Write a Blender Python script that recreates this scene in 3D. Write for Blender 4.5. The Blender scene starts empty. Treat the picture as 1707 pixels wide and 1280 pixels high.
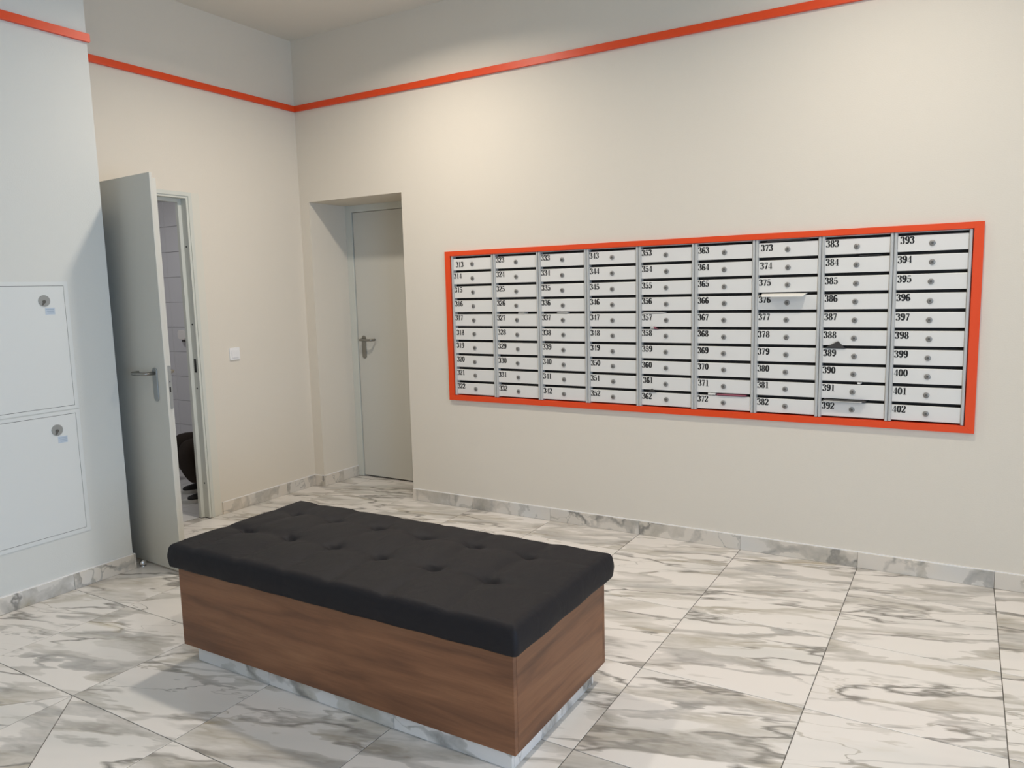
import bpy, bmesh, math, random
from mathutils import Vector, Matrix
random.seed(7)
S = bpy.context.scene
C = S.collection
PI = math.pi

# ------------------------------------------------------------------ camera
cam_d = bpy.data.cameras.new('camera'); cam = bpy.data.objects.new('camera', cam_d); C.objects.link(cam)
CX, CY, CZ = 4.302302, -4.154599, 1.476844
YAW, PITCH, ROLL, FPX = -0.5405980, -0.1244341, -0.0248043, 1260.9626
fw = Vector((math.cos(PITCH) * math.sin(YAW), math.cos(PITCH) * math.cos(YAW), math.sin(PITCH)))
rt = Vector((math.cos(YAW), -math.sin(YAW), 0)); up = rt.cross(fw)
r2 = rt * math.cos(ROLL) + up * math.sin(ROLL); u2 = -rt * math.sin(ROLL) + up * math.cos(ROLL)
M = Matrix((r2, u2, -fw)).transposed().to_4x4(); M.translation = Vector((CX, CY, CZ))
cam.matrix_world = M
cam_d.sensor_width = 36.0; cam_d.sensor_fit = 'HORIZONTAL'; cam_d.lens = FPX / 1707 * 36.0
cam_d.clip_start = 0.05; cam_d.clip_end = 60
S.camera = cam

# ------------------------------------------------------------------ light and exposure
S.view_settings.view_transform = 'Standard'; S.view_settings.look = 'None'
S.view_settings.gamma = 1.0; S.view_settings.use_curve_mapping = False
S.view_settings.exposure = -0.17
w = bpy.data.worlds.new('sky'); S.world = w; w.use_nodes = True
w.node_tree.nodes['Background'].inputs[0].default_value = (0.50, 0.68, 0.95, 1)
w.node_tree.nodes['Background'].inputs[1].default_value = 0.8
CEIL = 3.306
WARM = (1.0, 0.922, 0.825)
LAMPS = [(1.5, -1.07, 31, 2.68), (4.0, -1.07, 22, 2.7), (6.3, -1.07, 15, 2.7),
         (4.0, -3.6, 19, 2.7), (6.3, -3.6, 12, 2.7), (4.0, -5.9, 12, 2.7)]
def area(name, loc, rot, sx, sy, power, col, spread=PI, shape='RECTANGLE'):
    l = bpy.data.lights.new(name, 'AREA'); l.shape = shape; l.size = sx
    if shape in ('RECTANGLE', 'ELLIPSE'): l.size_y = sy
    l.energy = power; l.color = col; l.spread = spread
    o = bpy.data.objects.new(name, l); C.objects.link(o); o.location = loc; o.rotation_euler = rot
    return o
for x, y, p, sp in LAMPS:
    area('downlight_glow', (x, y, CEIL - 0.018), (0, 0, 0), 0.17, 0.17, p, WARM, sp, 'DISK')
# daylight that comes through the glass entrance behind the camera
area('entrance_daylight', (7.56, -4.7, 1.25), (0, PI / 2, 0), 2.3, 2.4, 225, (0.44, 0.67, 1.0))
area('restroom_glow', (-1.1, -1.25, 2.52), (0, 0, 0), 0.3, 0.3, 11, (0.98, 0.97, 0.97), PI, 'DISK')

# ------------------------------------------------------------------ materials
def lin(c): return tuple((v / 12.92 if v <= 0.04045 else ((v + 0.055) / 1.055) ** 2.4) for v in (c[0] / 255, c[1] / 255, c[2] / 255)) + (1,)
def mat(name, col, rough=0.5, metal=0.0, spec=0.5, bump=0.0, bscale=200, emit=None, coat=0):
    m = bpy.data.materials.new(name); m.use_nodes = True; nt = m.node_tree; b = nt.nodes['Principled BSDF']
    b.inputs['Base Color'].default_value = lin(col); b.inputs['Roughness'].default_value = rough
    b.inputs['Metallic'].default_value = metal; b.inputs['Specular IOR Level'].default_value = spec
    b.inputs['Coat Weight'].default_value = coat
    if emit:
        b.inputs['Emission Color'].default_value = lin(col); b.inputs['Emission Strength'].default_value = emit
    if bump:
        tc = nt.nodes.new('ShaderNodeTexCoord'); n = nt.nodes.new('ShaderNodeTexNoise')
        n.inputs['Scale'].default_value = bscale; n.inputs['Detail'].default_value = 4
        bp = nt.nodes.new('ShaderNodeBump'); bp.inputs['Strength'].default_value = bump; bp.inputs['Distance'].default_value = 0.002
        nt.links.new(tc.outputs['Object'], n.inputs['Vector']); nt.links.new(n.outputs[0], bp.inputs['Height'])
        nt.links.new(bp.outputs[0], b.inputs['Normal'])
    return m
def N(nt, t, **k):
    n = nt.nodes.new(t)
    for a, v in k.items():
        if a in n.inputs: n.inputs[a].default_value = v
        else: setattr(n, a, v)
    return n
def ramp(nt, stops):
    r = nt.nodes.new('ShaderNodeValToRGB'); e = r.color_ramp.elements
    while len(e) > 1: e.remove(e[-1])
    e[0].position = stops[0][0]; e[0].color = stops[0][1]
    for p, c in stops[1:]:
        x = e.new(p); x.color = c
    return r
def marble_mat(name='marble', white=(225, 219, 212), rot=17.0, gloss=0.2):
    m = bpy.data.materials.new(name); m.use_nodes = True; nt = m.node_tree; L = nt.links.new; b = nt.nodes['Principled BSDF']
    tc = N(nt, 'ShaderNodeTexCoord'); oi = N(nt, 'ShaderNodeObjectInfo')
    mul = N(nt, 'ShaderNodeVectorMath', operation='MULTIPLY'); mul.inputs[1].default_value = (37.0, 61.0, 83.0)
    L(oi.outputs['Random'], mul.inputs[0])
    mp = N(nt, 'ShaderNodeMapping'); mp.inputs['Rotation'].default_value = (0, 0, math.radians(-rot)); L(tc.outputs['Object'], mp.inputs['Vector'])
    st = N(nt, 'ShaderNodeVectorMath', operation='MULTIPLY'); st.inputs[1].default_value = (0.9, 3.5, 2.2); L(mp.outputs[0], st.inputs[0])
    ad = N(nt, 'ShaderNodeVectorMath', operation='ADD'); L(st.outputs[0], ad.inputs[0]); L(mul.outputs[0], ad.inputs[1])
    # warp
    wn = N(nt, 'ShaderNodeTexNoise', Scale=1.7, Detail=4.5, Roughness=0.55); L(ad.outputs[0], wn.inputs['Vector'])
    ws = N(nt, 'ShaderNodeVectorMath', operation='MULTIPLY_ADD'); ws.inputs[1].default_value = (1.15, 1.15, 1.15); ws.inputs[2].default_value = (-0.57, -0.57, -0.57)
    L(wn.outputs['Color'], ws.inputs[0])
    a2 = N(nt, 'ShaderNodeVectorMath', operation='ADD'); L(ad.outputs[0], a2.inputs[0]); L(ws.outputs[0], a2.inputs[1])
    # broad veins that leave lens shaped white islands
    vo = N(nt, 'ShaderNodeTexVoronoi', Scale=1.55, feature='DISTANCE_TO_EDGE'); L(a2.outputs[0], vo.inputs['Vector'])
    mk = N(nt, 'ShaderNodeTexNoise', Scale=1.15, Detail=2.0); L(ad.outputs[0], mk.inputs['Vector'])
    mr = N(nt, 'ShaderNodeMapRange'); mr.inputs['From Min'].default_value = 0.40; mr.inputs['From Max'].default_value = 0.68
    mr.inputs['To Min'].default_value = 0.012; mr.inputs['To Max'].default_value = 0.31; L(mk.outputs[0], mr.inputs['Value'])
    dv = N(nt, 'ShaderNodeMath', operation='DIVIDE'); L(vo.outputs['Distance'], dv.inputs[0]); L(mr.outputs[0], dv.inputs[1])
    r1 = ramp(nt, [(0.0, (1, 1, 1, 1)), (0.6, (0.7, 0.7, 0.7, 1)), (0.86, (0.5, 0.5, 0.5, 1)), (1.0, (0, 0, 0, 1))]); L(dv.outputs[0], r1.inputs[0])
    # streaky modulation inside the grey
    sn = N(nt, 'ShaderNodeTexNoise', Scale=2.6, Detail=4.0, Roughness=0.55, Distortion=0.4); L(a2.outputs[0], sn.inputs['Vector'])
    r2_ = ramp(nt, [(0.36, (0.25, 0.25, 0.25, 1)), (0.66, (1, 1, 1, 1))]); L(sn.outputs[0], r2_.inputs[0])
    g1 = N(nt, 'ShaderNodeMath', operation='MULTIPLY'); L(r1.outputs[0], g1.inputs[0]); L(r2_.outputs[0], g1.inputs[1])
    # thin dark cracks
    vo2 = N(nt, 'ShaderNodeTexVoronoi', Scale=0.8, feature='DISTANCE_TO_EDGE'); L(a2.outputs[0], vo2.inputs['Vector'])
    r3 = ramp(nt, [(0.0, (1, 1, 1, 1)), (0.012, (0.75, 0.75, 0.75, 1)), (0.035, (0, 0, 0, 1))]); L(vo2.outputs['Distance'], r3.inputs[0])
    mk2 = N(nt, 'ShaderNodeTexNoise', Scale=1.7, Detail=1.0); L(a2.outputs[0], mk2.inputs['Vector'])
    r4 = ramp(nt, [(0.42, (0, 0, 0, 1)), (0.58, (1, 1, 1, 1))]); L(mk2.outputs[0], r4.inputs[0])
    g2 = N(nt, 'ShaderNodeMath', operation='MULTIPLY'); L(r3.outputs[0], g2.inputs[0]); L(r4.outputs[0], g2.inputs[1])
    # soft cloud
    cl = N(nt, 'ShaderNodeTexNoise', Scale=0.9, Detail=3.0); L(ad.outputs[0], cl.inputs['Vector'])
    rc = ramp(nt, [(0.50, lin(white)), (0.75, lin((208, 205, 199)))]); L(cl.outputs[0], rc.inputs[0])
    gc = ramp(nt, [(0.35, lin((150, 147, 142))), (0.72, lin((168, 158, 138)))]); L(mk2.outputs[0], gc.inputs[0])
    m1 = N(nt, 'ShaderNodeMix', data_type='RGBA'); L(g1.outputs[0], m1.inputs['Factor']); L(rc.outputs[0], m1.inputs[6]); L(gc.outputs[0], m1.inputs[7])
    m2 = N(nt, 'ShaderNodeMix', data_type='RGBA'); L(g2.outputs[0], m2.inputs['Factor']); L(m1.outputs[2], m2.inputs[6]); m2.inputs[7].default_value = lin((132, 128, 121))
    # rare ochre stain
    on = N(nt, 'ShaderNodeTexNoise', Scale=1.3, Detail=3.0); L(a2.outputs[0], on.inputs['Vector'])
    ro = ramp(nt, [(0.68, (0, 0, 0, 1)), (0.80, (0.55, 0.55, 0.55, 1))]); L(on.outputs[0], ro.inputs[0])
    m3 = N(nt, 'ShaderNodeMix', data_type='RGBA'); L(ro.outputs[0], m3.inputs['Factor']); L(m2.outputs[2], m3.inputs[6]); m3.inputs[7].default_value = lin((176, 160, 118))
    L(m3.outputs[2], b.inputs['Base Color'])
    b.inputs['Roughness'].default_value = gloss; b.inputs['Specular IOR Level'].default_value = 0.4
    return m
def wood_mat():
    m = bpy.data.materials.new('walnut_laminate'); m.use_nodes = True; nt = m.node_tree; L = nt.links.new; b = nt.nodes['Principled BSDF']
    tc = N(nt, 'ShaderNodeTexCoord'); mp = N(nt, 'ShaderNodeMapping'); L(tc.outputs['Object'], mp.inputs['Vector'])
    mp.inputs['Rotation'].default_value = (0.0, math.radians(3.0), 0.0)
    mp.inputs['Scale'].default_value = (1.0, 1.0, 9.0)
    n1 = N(nt, 'ShaderNodeTexNoise', Scale=1.7, Detail=4.0, Roughness=0.55, Distortion=0.35); L(mp.outputs[0], n1.inputs['Vector'])
    mp2 = N(nt, 'ShaderNodeMapping'); L(tc.outputs['Object'], mp2.inputs['Vector']); mp2.inputs['Scale'].default_value = (3.0, 3.0, 90.0)
    n2 = N(nt, 'ShaderNodeTexNoise', Scale=1.6, Detail=5.0, Roughness=0.7); L(mp2.outputs[0], n2.inputs['Vector'])
    r1 = ramp(nt, [(0.30, lin((98, 65, 46))), (0.5, lin((126, 85, 59))), (0.72, lin((144, 101, 71)))]); L(n1.outputs[0], r1.inputs[0])
    r2_ = ramp(nt, [(0.3, (0.72, 0.72, 0.72, 1)), (0.7, (1.08, 1.08, 1.08, 1))]); L(n2.outputs[0], r2_.inputs[0])
    mx = N(nt, 'ShaderNodeMix', data_type='RGBA', blend_type='MULTIPLY'); mx.inputs['Factor'].default_value = 0.55
    L(r1.outputs[0], mx.inputs[6]); L(r2_.outputs[0], mx.inputs[7]); L(mx.outputs[2], b.inputs['Base Color'])
    b.inputs['Roughness'].default_value = 0.42; b.inputs['Specular IOR Level'].default_value = 0.35
    return m
def fabric_black():
    m = bpy.data.materials.new('black_leatherette'); m.use_nodes = True; nt = m.node_tree; L = nt.links.new; b = nt.nodes['Principled BSDF']
    tc = N(nt, 'ShaderNodeTexCoord')
    v = N(nt, 'ShaderNodeTexVoronoi', Scale=420.0); L(tc.outputs['Object'], v.inputs['Vector'])
    n = N(nt, 'ShaderNodeTexNoise', Scale=9.0, Detail=3.0, Distortion=1.0); L(tc.outputs['Object'], n.inputs['Vector'])
    b1 = N(nt, 'ShaderNodeBump', Strength=0.25, Distance=0.0006); L(v.outputs['Distance'], b1.inputs['Height'])
    b2 = N(nt, 'ShaderNodeBump', Strength=0.35, Distance=0.01); L(n.outputs[0], b2.inputs['Height']); L(b1.outputs[0], b2.inputs['Normal'])
    L(b2.outputs[0], b.inputs['Normal'])
    b.inputs['Base Color'].default_value = lin((27, 25, 28)); b.inputs['Roughness'].default_value = 0.62; b.inputs['Specular IOR Level'].default_value = 0.25
    return m

PLASTER = mat('cream_plaster', (219, 210, 195), 0.75, spec=0.2, bump=0.25, bscale=160)
CEILM = mat('ceiling_paint', (222, 217, 206), 0.8, spec=0.2)
ORANGE = mat('orange_paint', (226, 74, 30), 0.38, spec=0.4)
MARBLE = marble_mat()
SKIRT = marble_mat('skirting_marble', (216, 206, 192), 35.0, 0.3)
GROUT = mat('grout', (92, 88, 82), 0.8)
DOORM = mat('door_grey_paint', (200, 197, 187), 0.45, spec=0.4)
FRAMEM = mat('door_frame_paint', (205, 205, 195), 0.5, spec=0.4)
DARK = mat('dark_void', (14, 13, 12), 0.9, spec=0.1)
STEEL = mat('brushed_steel', (150, 148, 142), 0.34, metal=0.9)
STEELP = mat('satin_plate', (160, 162, 160), 0.45, metal=0.55)
CHROME = mat('chrome', (215, 215, 215), 0.12, metal=1.0)
ALU = mat('aluminium_profile', (190, 190, 187), 0.45, metal=0.15)
BOXW = mat('white_enamel', (222, 219, 213), 0.35, spec=0.45)
LOCKM = mat('lock_zinc', (140, 138, 134), 0.4, metal=0.4)
LOCKC = mat('lock_core', (98, 96, 92), 0.5, metal=0.4)
INK = mat('black_print', (18, 17, 16), 0.6)
BLACKM = mat('black_steel', (22, 20, 18), 0.6)
HATCH = mat('hatch_enamel', (214, 215, 211), 0.5, spec=0.4)
PLASTIC = mat('white_plastic', (232, 229, 226), 0.35)
WOOD = wood_mat()
LEATHER = fabric_black()
WTILE = mat('white_glazed_tile', (214, 214, 218), 0.18, spec=0.5)
WGROUT = mat('grey_tile_grout', (120, 116, 118), 0.8)
PAPER = mat('white_paper', (222, 219, 212), 0.7)
GREYP = mat('dark_grey_paper', (62, 60, 58), 0.7)
PINKP = mat('pink_print_paper', (150, 84, 98), 0.6)
STICK = mat('pale_blue_sticker', (186, 196, 206), 0.6)
STICKD = mat('sticker_print', (160, 174, 188), 0.6)

# ------------------------------------------------------------------ helpers
def world_loc(o):
    v = Vector((0, 0, 0))
    while o: v += o.location; o = o.parent
    return v
class MB:
    def __init__(s): s.v = []; s.f = []; s.sm = []
    def add(s, vs, fs, smooth=False):
        o = len(s.v); s.v += [tuple(v) for v in vs]; s.f += [tuple(i + o for i in f) for f in fs]; s.sm += [smooth] * len(fs); return s
    def box(s, x0, x1, y0, y1, z0, z1):
        return s.add([(x0, y0, z0), (x1, y0, z0), (x1, y1, z0), (x0, y1, z0), (x0, y0, z1), (x1, y0, z1), (x1, y1, z1), (x0, y1, z1)],
                     [(0, 3, 2, 1), (4, 5, 6, 7), (0, 1, 5, 4), (1, 2, 6, 5), (2, 3, 7, 6), (3, 0, 4, 7)])
    def prism(s, poly, axis, a, b, smooth=False):     # poly: 2d points in the other two axes
        n = len(poly)
        def P(p, t):
            return {'x': (t, p[0], p[1]), 'y': (p[0], t, p[1]), 'z': (p[0], p[1], t)}[axis]
        vs = [P(p, a) for p in poly] + [P(p, b) for p in poly]
        fs = [tuple(range(n))[::-1], tuple(range(n, 2 * n))]
        s.add(vs, fs)
        o = len(s.v) - 2 * n
        for i in range(n):
            j = (i + 1) % n; s.f.append((o + i, o + j, o + n + j, o + n + i)); s.sm.append(smooth)
        return s
    def cyl(s, c, r, axis, a, b, n=20, r_end=None):
        ring = [(c[0] + r * math.cos(2 * PI * i / n), c[1] + r * math.sin(2 * PI * i / n)) for i in range(n)]
        return s.prism(ring, axis, a, b, True)
    def tube(s, pts, r, n=10):
        pts = [Vector(p) for p in pts]; rs = r if isinstance(r, (list, tuple)) else [r] * len(pts)
        t0 = (pts[1] - pts[0]).normalized(); ref = Vector((0, 0, 1)) if abs(t0.z) < 0.9 else Vector((1, 0, 0))
        a = t0.cross(ref).normalized(); vs = []; fs = []
        for i, p in enumerate(pts):
            t = (pts[min(i + 1, len(pts) - 1)] - pts[max(i - 1, 0)]).normalized()
            a = (a - t * a.dot(t)).normalized(); b = t.cross(a)
            vs += [p + (a * math.cos(2 * PI * k / n) + b * math.sin(2 * PI * k / n)) * rs[i] for k in range(n)]
        for i in range(len(pts) - 1):
            for k in range(n):
                k2 = (k + 1) % n; fs.append((i * n + k, i * n + k2, (i + 1) * n + k2, (i + 1) * n + k))
        s.add(vs, fs, True); o = len(s.v) - len(vs)
        s.f.append(tuple(o + k for k in range(n))[::-1]); s.sm.append(False)
        s.f.append(tuple(o + len(vs) - n + k for k in range(n))); s.sm.append(False)
        return s
    def mesh(s, name, m, bevel=0.0, segs=2):
        me = bpy.data.meshes.new(name); me.from_pydata(s.v, [], s.f); me.update()
        for p, q in zip(me.polygons, s.sm): p.use_smooth = q
        bm = bmesh.new(); bm.from_mesh(me)
        bmesh.ops.recalc_face_normals(bm, faces=bm.faces)
        if bevel:
            es = [e for e in bm.edges if len(e.link_faces) == 2 and e.calc_face_angle(0) > 0.6]
            bmesh.ops.bevel(bm, geom=es, offset=bevel, segments=segs, affect='EDGES', profile=0.5)
        bm.to_mesh(me); bm.free()
        for mm in (m if isinstance(m, (list, tuple)) else [m]): me.materials.append(mm)
        return me
    def build(s, name, m, parent=None, bevel=0.0, at=None, local=False, segs=2):
        org = Vector((0, 0, 0))
        if local: org = Vector((0, 0, 0))
        elif parent is not None: org = world_loc(parent)
        elif at is not None: org = Vector(at)
        if org.length: s.v = [tuple(Vector(v) - org) for v in s.v]
        o = bpy.data.objects.new(name, s.mesh(name, m, bevel, segs)); C.objects.link(o)
        if parent is not None: o.parent = parent
        elif at is not None: o.location = at
        return o
def tag(o, label, cat=None, group=None, kind=None):
    o['label'] = label
    if cat: o['category'] = cat
    if group: o['group'] = group
    if kind: o['kind'] = kind
    return o
def thing(name, label, cat, loc, group=None, kind=None):
    o = bpy.data.objects.new(name, None); o.empty_display_size = 0.1; C.objects.link(o); o.location = loc
    return tag(o, label, cat, group, kind)
def inst(name, mesh, loc, parent=None, rot=None):
    o = bpy.data.objects.new(name, mesh); C.objects.link(o)
    if parent: o.parent = parent; o.location = Vector(loc) - world_loc(parent)
    else: o.location = loc
    if rot: o.rotation_euler = rot
    return o
def rrect(x0, x1, z0, z1, r, n=6):
    pts = []
    for cx, cz, a in ((x1 - r, z0 + r, -PI / 2), (x1 - r, z1 - r, 0), (x0 + r, z1 - r, PI / 2), (x0 + r, z0 + r, PI)):
        for i in range(n + 1):
            t = a + PI / 2 * i / n; pts.append((cx + r * math.cos(t), cz + r * math.sin(t)))
    return pts
ST = 'structure'

# ------------------------------------------------------------------ room shell
XR, YB = 7.4, -6.8           # right wall and rear wall
NX, NY = 0.42, -1.79         # face and end of the protruding wall on the left
RX0, RX1, RZ, RD = 0.095, 0.966, 2.152, 0.38    # recess of the far door
MX0, MX1, MZ0, MZ1 = 1.362, 4.322, 0.777, 1.704 # mailbox opening
OY0, OY1, OZ = -1.680, -0.960, 2.118            # restroom door opening in the left wall
# left wall with door opening
m = MB()
m.box(-0.075, 0, OY1, 0.0, -0.05, CEIL); m.box(-0.075, 0, OY0, OY1, OZ, CEIL); m.box(-0.075, 0, NY - .1, OY0, -0.05, CEIL)
tag(m.build('wall_left', PLASTER), 'cream plastered wall with the open restroom door and a light switch', 'wall', kind=ST)
COOLP = mat('daylight_tinted_plaster', (211, 210, 203), 0.75, spec=0.2, bump=0.25, bscale=160)  # lobby plaster tinted cooler; part of the daylight cast is put into the colour
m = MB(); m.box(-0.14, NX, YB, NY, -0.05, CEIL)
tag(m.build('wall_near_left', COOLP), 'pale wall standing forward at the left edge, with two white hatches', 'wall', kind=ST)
# wall with mailboxes
m = MB(); T = 0.5
m.box(-0.14, RX0, 0, T, -0.05, CEIL); m.box(RX0, RX1, 0, T, RZ, CEIL); m.box(RX1, MX0, 0, T, -0.05, CEIL)
m.box(MX0, MX1, 0, T, -0.05, MZ0); m.box(MX0, MX1, 0, T, MZ1, CEIL); m.box(MX1, XR, 0, T, -0.05, CEIL); m.box(MX0, MX1, 0.34, T, MZ0, MZ1)
tag(m.build('wall_back', PLASTER), 'long cream wall holding the mailboxes and the recessed door', 'wall', kind=ST)
WY0, WY1, WZ1 = -5.9, -3.5, 2.45
m = MB(); m.box(XR, XR + 0.2, WY1, T, -0.05, CEIL); m.box(XR, XR + 0.2, WY0, WY1, WZ1, CEIL); m.box(XR, XR + 0.2, YB - .2, WY0, -0.05, CEIL)
tag(m.build('wall_right', PLASTER), 'cream wall with the glass entrance on the right, outside the picture', 'wall', kind=ST)
m = MB(); m.box(-0.14, XR, YB - .2, YB, -0.05, CEIL)
tag(m.build('wall_front', PLASTER), 'cream wall closing the lobby behind the camera', 'wall', kind=ST)
m = MB(); m.box(-0.14, XR + .2, YB - .2, T, CEIL, CEIL + 0.15)
ceil = tag(m.build('ceiling', CEILM), 'plain off-white ceiling above the orange strip', 'ceiling', kind=ST)
# glass entrance
win = thing('window_1', 'tall glazed entrance screen in the right wall, outside the picture', 'window', (XR + .1, WY0, 0), kind=ST)
m = MB(); wm = (WY0 + WY1) / 2
for a, b in ((WY0, WY0 + .06), (wm - .03, wm + .03), (WY1 - .06, WY1)): m.box(XR + .07, XR + .13, a, b, 0, WZ1)
for a, b in ((WY0 + .06, wm - .03), (wm + .03, WY1 - .06)): m.box(XR + .07, XR + .13, a, b, WZ1 - .06, WZ1); m.box(XR + .07, XR + .13, a, b, 0, .08)
m.build('window_frame', ALU, win)
gm = bpy.data.materials.new('clear_glass'); gm.use_nodes = True; nt = gm.node_tree
for n in list(nt.nodes):
    if n.type != 'OUTPUT_MATERIAL': nt.nodes.remove(n)
tr = nt.nodes.new('ShaderNodeBsdfTransparent'); gl = nt.nodes.new('ShaderNodeBsdfGlossy'); gl.inputs['Roughness'].default_value = 0.02
mx = nt.nodes.new('ShaderNodeMixShader'); mx.inputs[0].default_value = 0.08
nt.links.new(tr.outputs[0], mx.inputs[1]); nt.links.new(gl.outputs[0], mx.inputs[2]); nt.links.new(mx.outputs[0], nt.nodes['Material Output'].inputs[0])
for a, b in ((WY0 + .06, wm - .03), (wm + .03, WY1 - .06)):
    MB().box(XR + .096, XR + .104, a, b, .08, WZ1 - .06).build('glass_pane', gm, win)

# ------------------------------------------------------------------ floor of marble tiles
G = 0.0031; TH = 0.012
floor = MB().box(-0.14, XR, YB - .2, T, -0.07, -0.0016).build('floor', GROUT)
tag(floor, 'glossy white marble tile floor with grey veins', 'floor', kind=ST)
X0 = 2.676 - 0.6 * 5; Y0 = -0.3173
def clip(poly, ax, val, keep_less):
    out = []
    for i in range(len(poly)):
        a, b = poly[i], poly[(i + 1) % len(poly)]
        ia = (a[ax] <= val) == keep_less or a[ax] == val; ib = (b[ax] <= val) == keep_less or b[ax] == val
        if ia: out.append(a)
        if ia != ib:
            t = (val - a[ax]) / (b[ax] - a[ax]); p = [a[0] + t * (b[0] - a[0]), a[1] + t * (b[1] - a[1])]; p[ax] = val; out.append(tuple(p))
    return out
tile_cache = {}
def put_tile(poly, cx, cy, parent=floor, name='floor_tile', mt=None, th=TH, z=0.0):
    mt = mt or MARBLE
    rel = tuple((round(p[0] - cx, 5), round(p[1] - cy, 5)) for p in poly)
    key = (rel, name)
    if key not in tile_cache:
        mm = MB(); mm.prism(rel, 'z', -th, 0); tile_cache[key] = mm.mesh(name, mt, 0.0008, 1)
    return inst(name, tile_cache[key], (cx, cy, z), parent)
def shrink(poly, g):
    n = len(poly); out = []
    for i in range(n):
        p0, p1, p2 = Vector(poly[i - 1]), Vector(poly[i]), Vector(poly[(i + 1) % n])
        d1 = (p1 - p0).normalized(); d2 = (p2 - p1).normalized()
        n1 = Vector((-d1.y, d1.x)); n2 = Vector((-d2.y, d2.x))
        k = n1 + n2; k = k / max(1e-6, k.dot(n1)); out.append(tuple(p1 + k * g))
    return out
diag_cells = {}
for i in range(0, 14):
    for j in range(0, 12):
        xa = X0 + 0.6 * i; xb = xa + 0.6
        yb = Y0 - 0.6 * (j - 1); ya = yb - 0.6
        if j == 0: yb = T; ya = Y0          # first, cut row that also runs into the recess
        cell = [(xa, ya), (xb, ya), (xb, yb), (xa, yb)]
        polys = []
        cx, cy = (xa + xb) / 2, (ya + yb) / 2
        if abs(yb + 2.7173) < 0.02 and abs(xa - 1.476) < 0.02:
            polys = [[(xa, ya), (xb, ya), (xa, yb)], [(xb, ya), (xb, yb), (xa, yb)]]
        elif abs(yb + 2.7173) < 0.02 and abs(xb - 1.476) < 0.02:
            polys = [[(xa, ya), (xb, yb), (xa, yb)], [(xa, ya), (xb, ya), (xb, yb)]]
        else: polys = [cell]
        for q in polys:
            parts = []
            if j == 0:
                parts.append([p for p in clip(q, 1, 0.0, True)])
                r = clip(clip(q, 1, 0.0, False), 0, RX0 - 0.0, False)
                r = clip(r, 0, RX1, True) if len(r) > 2 else r
                r = clip(r, 1, RD + 0.06, True) if len(r) > 2 else r
                parts.append(r)
                parts = [pp for pp in parts if len(pp) > 2]
                if len(parts) == 2:  # lobby piece and recess piece are one cut tile in the doorway
                    a, b = parts
                    bx0 = min(p[0] for p in b); bx1 = max(p[0] for p in b)
                    if bx1 - bx0 < 0.02: parts = [a]
                    else:
                        ax0 = min(p[0] for p in a); ax1 = max(p[0] for p in a)
                        top = RD + 0.06
                        poly = [(ax0, Y0), (ax1, Y0), (ax1, 0.0)]
                        if bx1 < ax1 - 1e-4: poly.append((bx1, 0.0))
                        poly[-1:] = poly[-1:] + ([(bx1, top)] if True else [])
                        poly.append((bx0, top))
                        if bx0 > ax0 + 1e-4: poly += [(bx0, 0.0), (ax0, 0.0)]
                        # drop duplicated collinear corner
                        parts = [poly]
                        if abs(bx1 - ax1) < 1e-4: parts = [[p for p in poly if p != (ax1, 0.0)]]
            else: parts = [q]
            for pp in parts:
                pp = clip(pp, 0, XR, True)
                if len(pp) > 2: pp = clip(pp, 1, YB, False)
                lim = NX if cy < NY - 0.3 else 0.0
                if len(pp) > 2 and cy < NY + 0.33 and cy > NY - 0.33 and xa < NX:   # tile meets the corner of the forward wall
                    px = max(0.0, xa)
                    if xb > NX and ya < NY < yb:
                        pp = [(NX, ya), (xb, ya), (xb, yb), (px, yb), (px, NY), (NX, NY)]
                    elif ya < NY < yb:
                        pp = [(px, NY), (xb, NY), (xb, yb), (px, yb)]
                    elif yb <= NY: pp = clip(pp, 0, NX, False)
                    else: pp = clip(pp, 0, 0.0, False)
                elif len(pp) > 2: pp = clip(pp, 0, lim, False)
                cl2 = []
                for p_ in pp:
                    if not cl2 or (Vector(p_) - Vector(cl2[-1])).length > 1e-4: cl2.append(p_)
                if len(cl2) > 2 and (Vector(cl2[0]) - Vector(cl2[-1])).length < 1e-4: cl2.pop()
                if len(cl2) < 3: continue
                if max(p[0] for p in cl2) - min(p[0] for p in cl2) < 0.01: continue
                put_tile(shrink(cl2, G / 2), round(cx, 4), round(cy, 4))

# ------------------------------------------------------------------ skirting, one marble strip per tile width
SH, SD = 0.082, 0.011
def skirting(name, label, runs):
    """runs: list of (axis, fixed, a, b, outward sign, joint phase)"""
    e = thing(name, label, 'skirting', (runs[0][1], runs[0][2], 0) if runs[0][0] == 'y' else (runs[0][2], runs[0][1], 0), kind=ST)
    for ax, fx, a, b, sg, ph in runs:
        cuts = [a]; k = math.ceil((a - ph) / 0.6 + 1e-6)
        while ph + 0.6 * k < b - 1e-3:
            cuts.append(ph + 0.6 * k); k += 1
        cuts.append(b)
        bd = MB(); bt0, bt1 = (0, sg * .008) if sg > 0 else (sg * .008, 0)
        bd.box(a, b, fx + bt0, fx + bt1, SH, SH + .004) if ax == 'x' else bd.box(fx + bt0, fx + bt1, a, b, SH, SH + .004)
        bd.build('sealant_line', PLASTIC, e)
        for p, q in zip(cuts[:-1], cuts[1:]):
            h = (q - p) / 2 - 0.0006; c_ = (p + q) / 2; t0, t1 = (0, sg * SD) if sg > 0 else (sg * SD, 0)
            mm = MB()
            if ax == 'x': mm.box(-h, h, t0, t1, 0.0005, SH)
            else: mm.box(t0, t1, -h, h, 0.0005, SH)
            loc = (c_, fx, 0) if ax == 'x' else (fx, c_, 0)
            inst('skirting_tile', mm.mesh('skirting_tile', SKIRT, 0.001, 1), loc, e)
skirting('baseboard_back', 'veined marble skirting below the mailboxes', [('x', 0.0, RX1, XR, -1, 2.676)])
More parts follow.
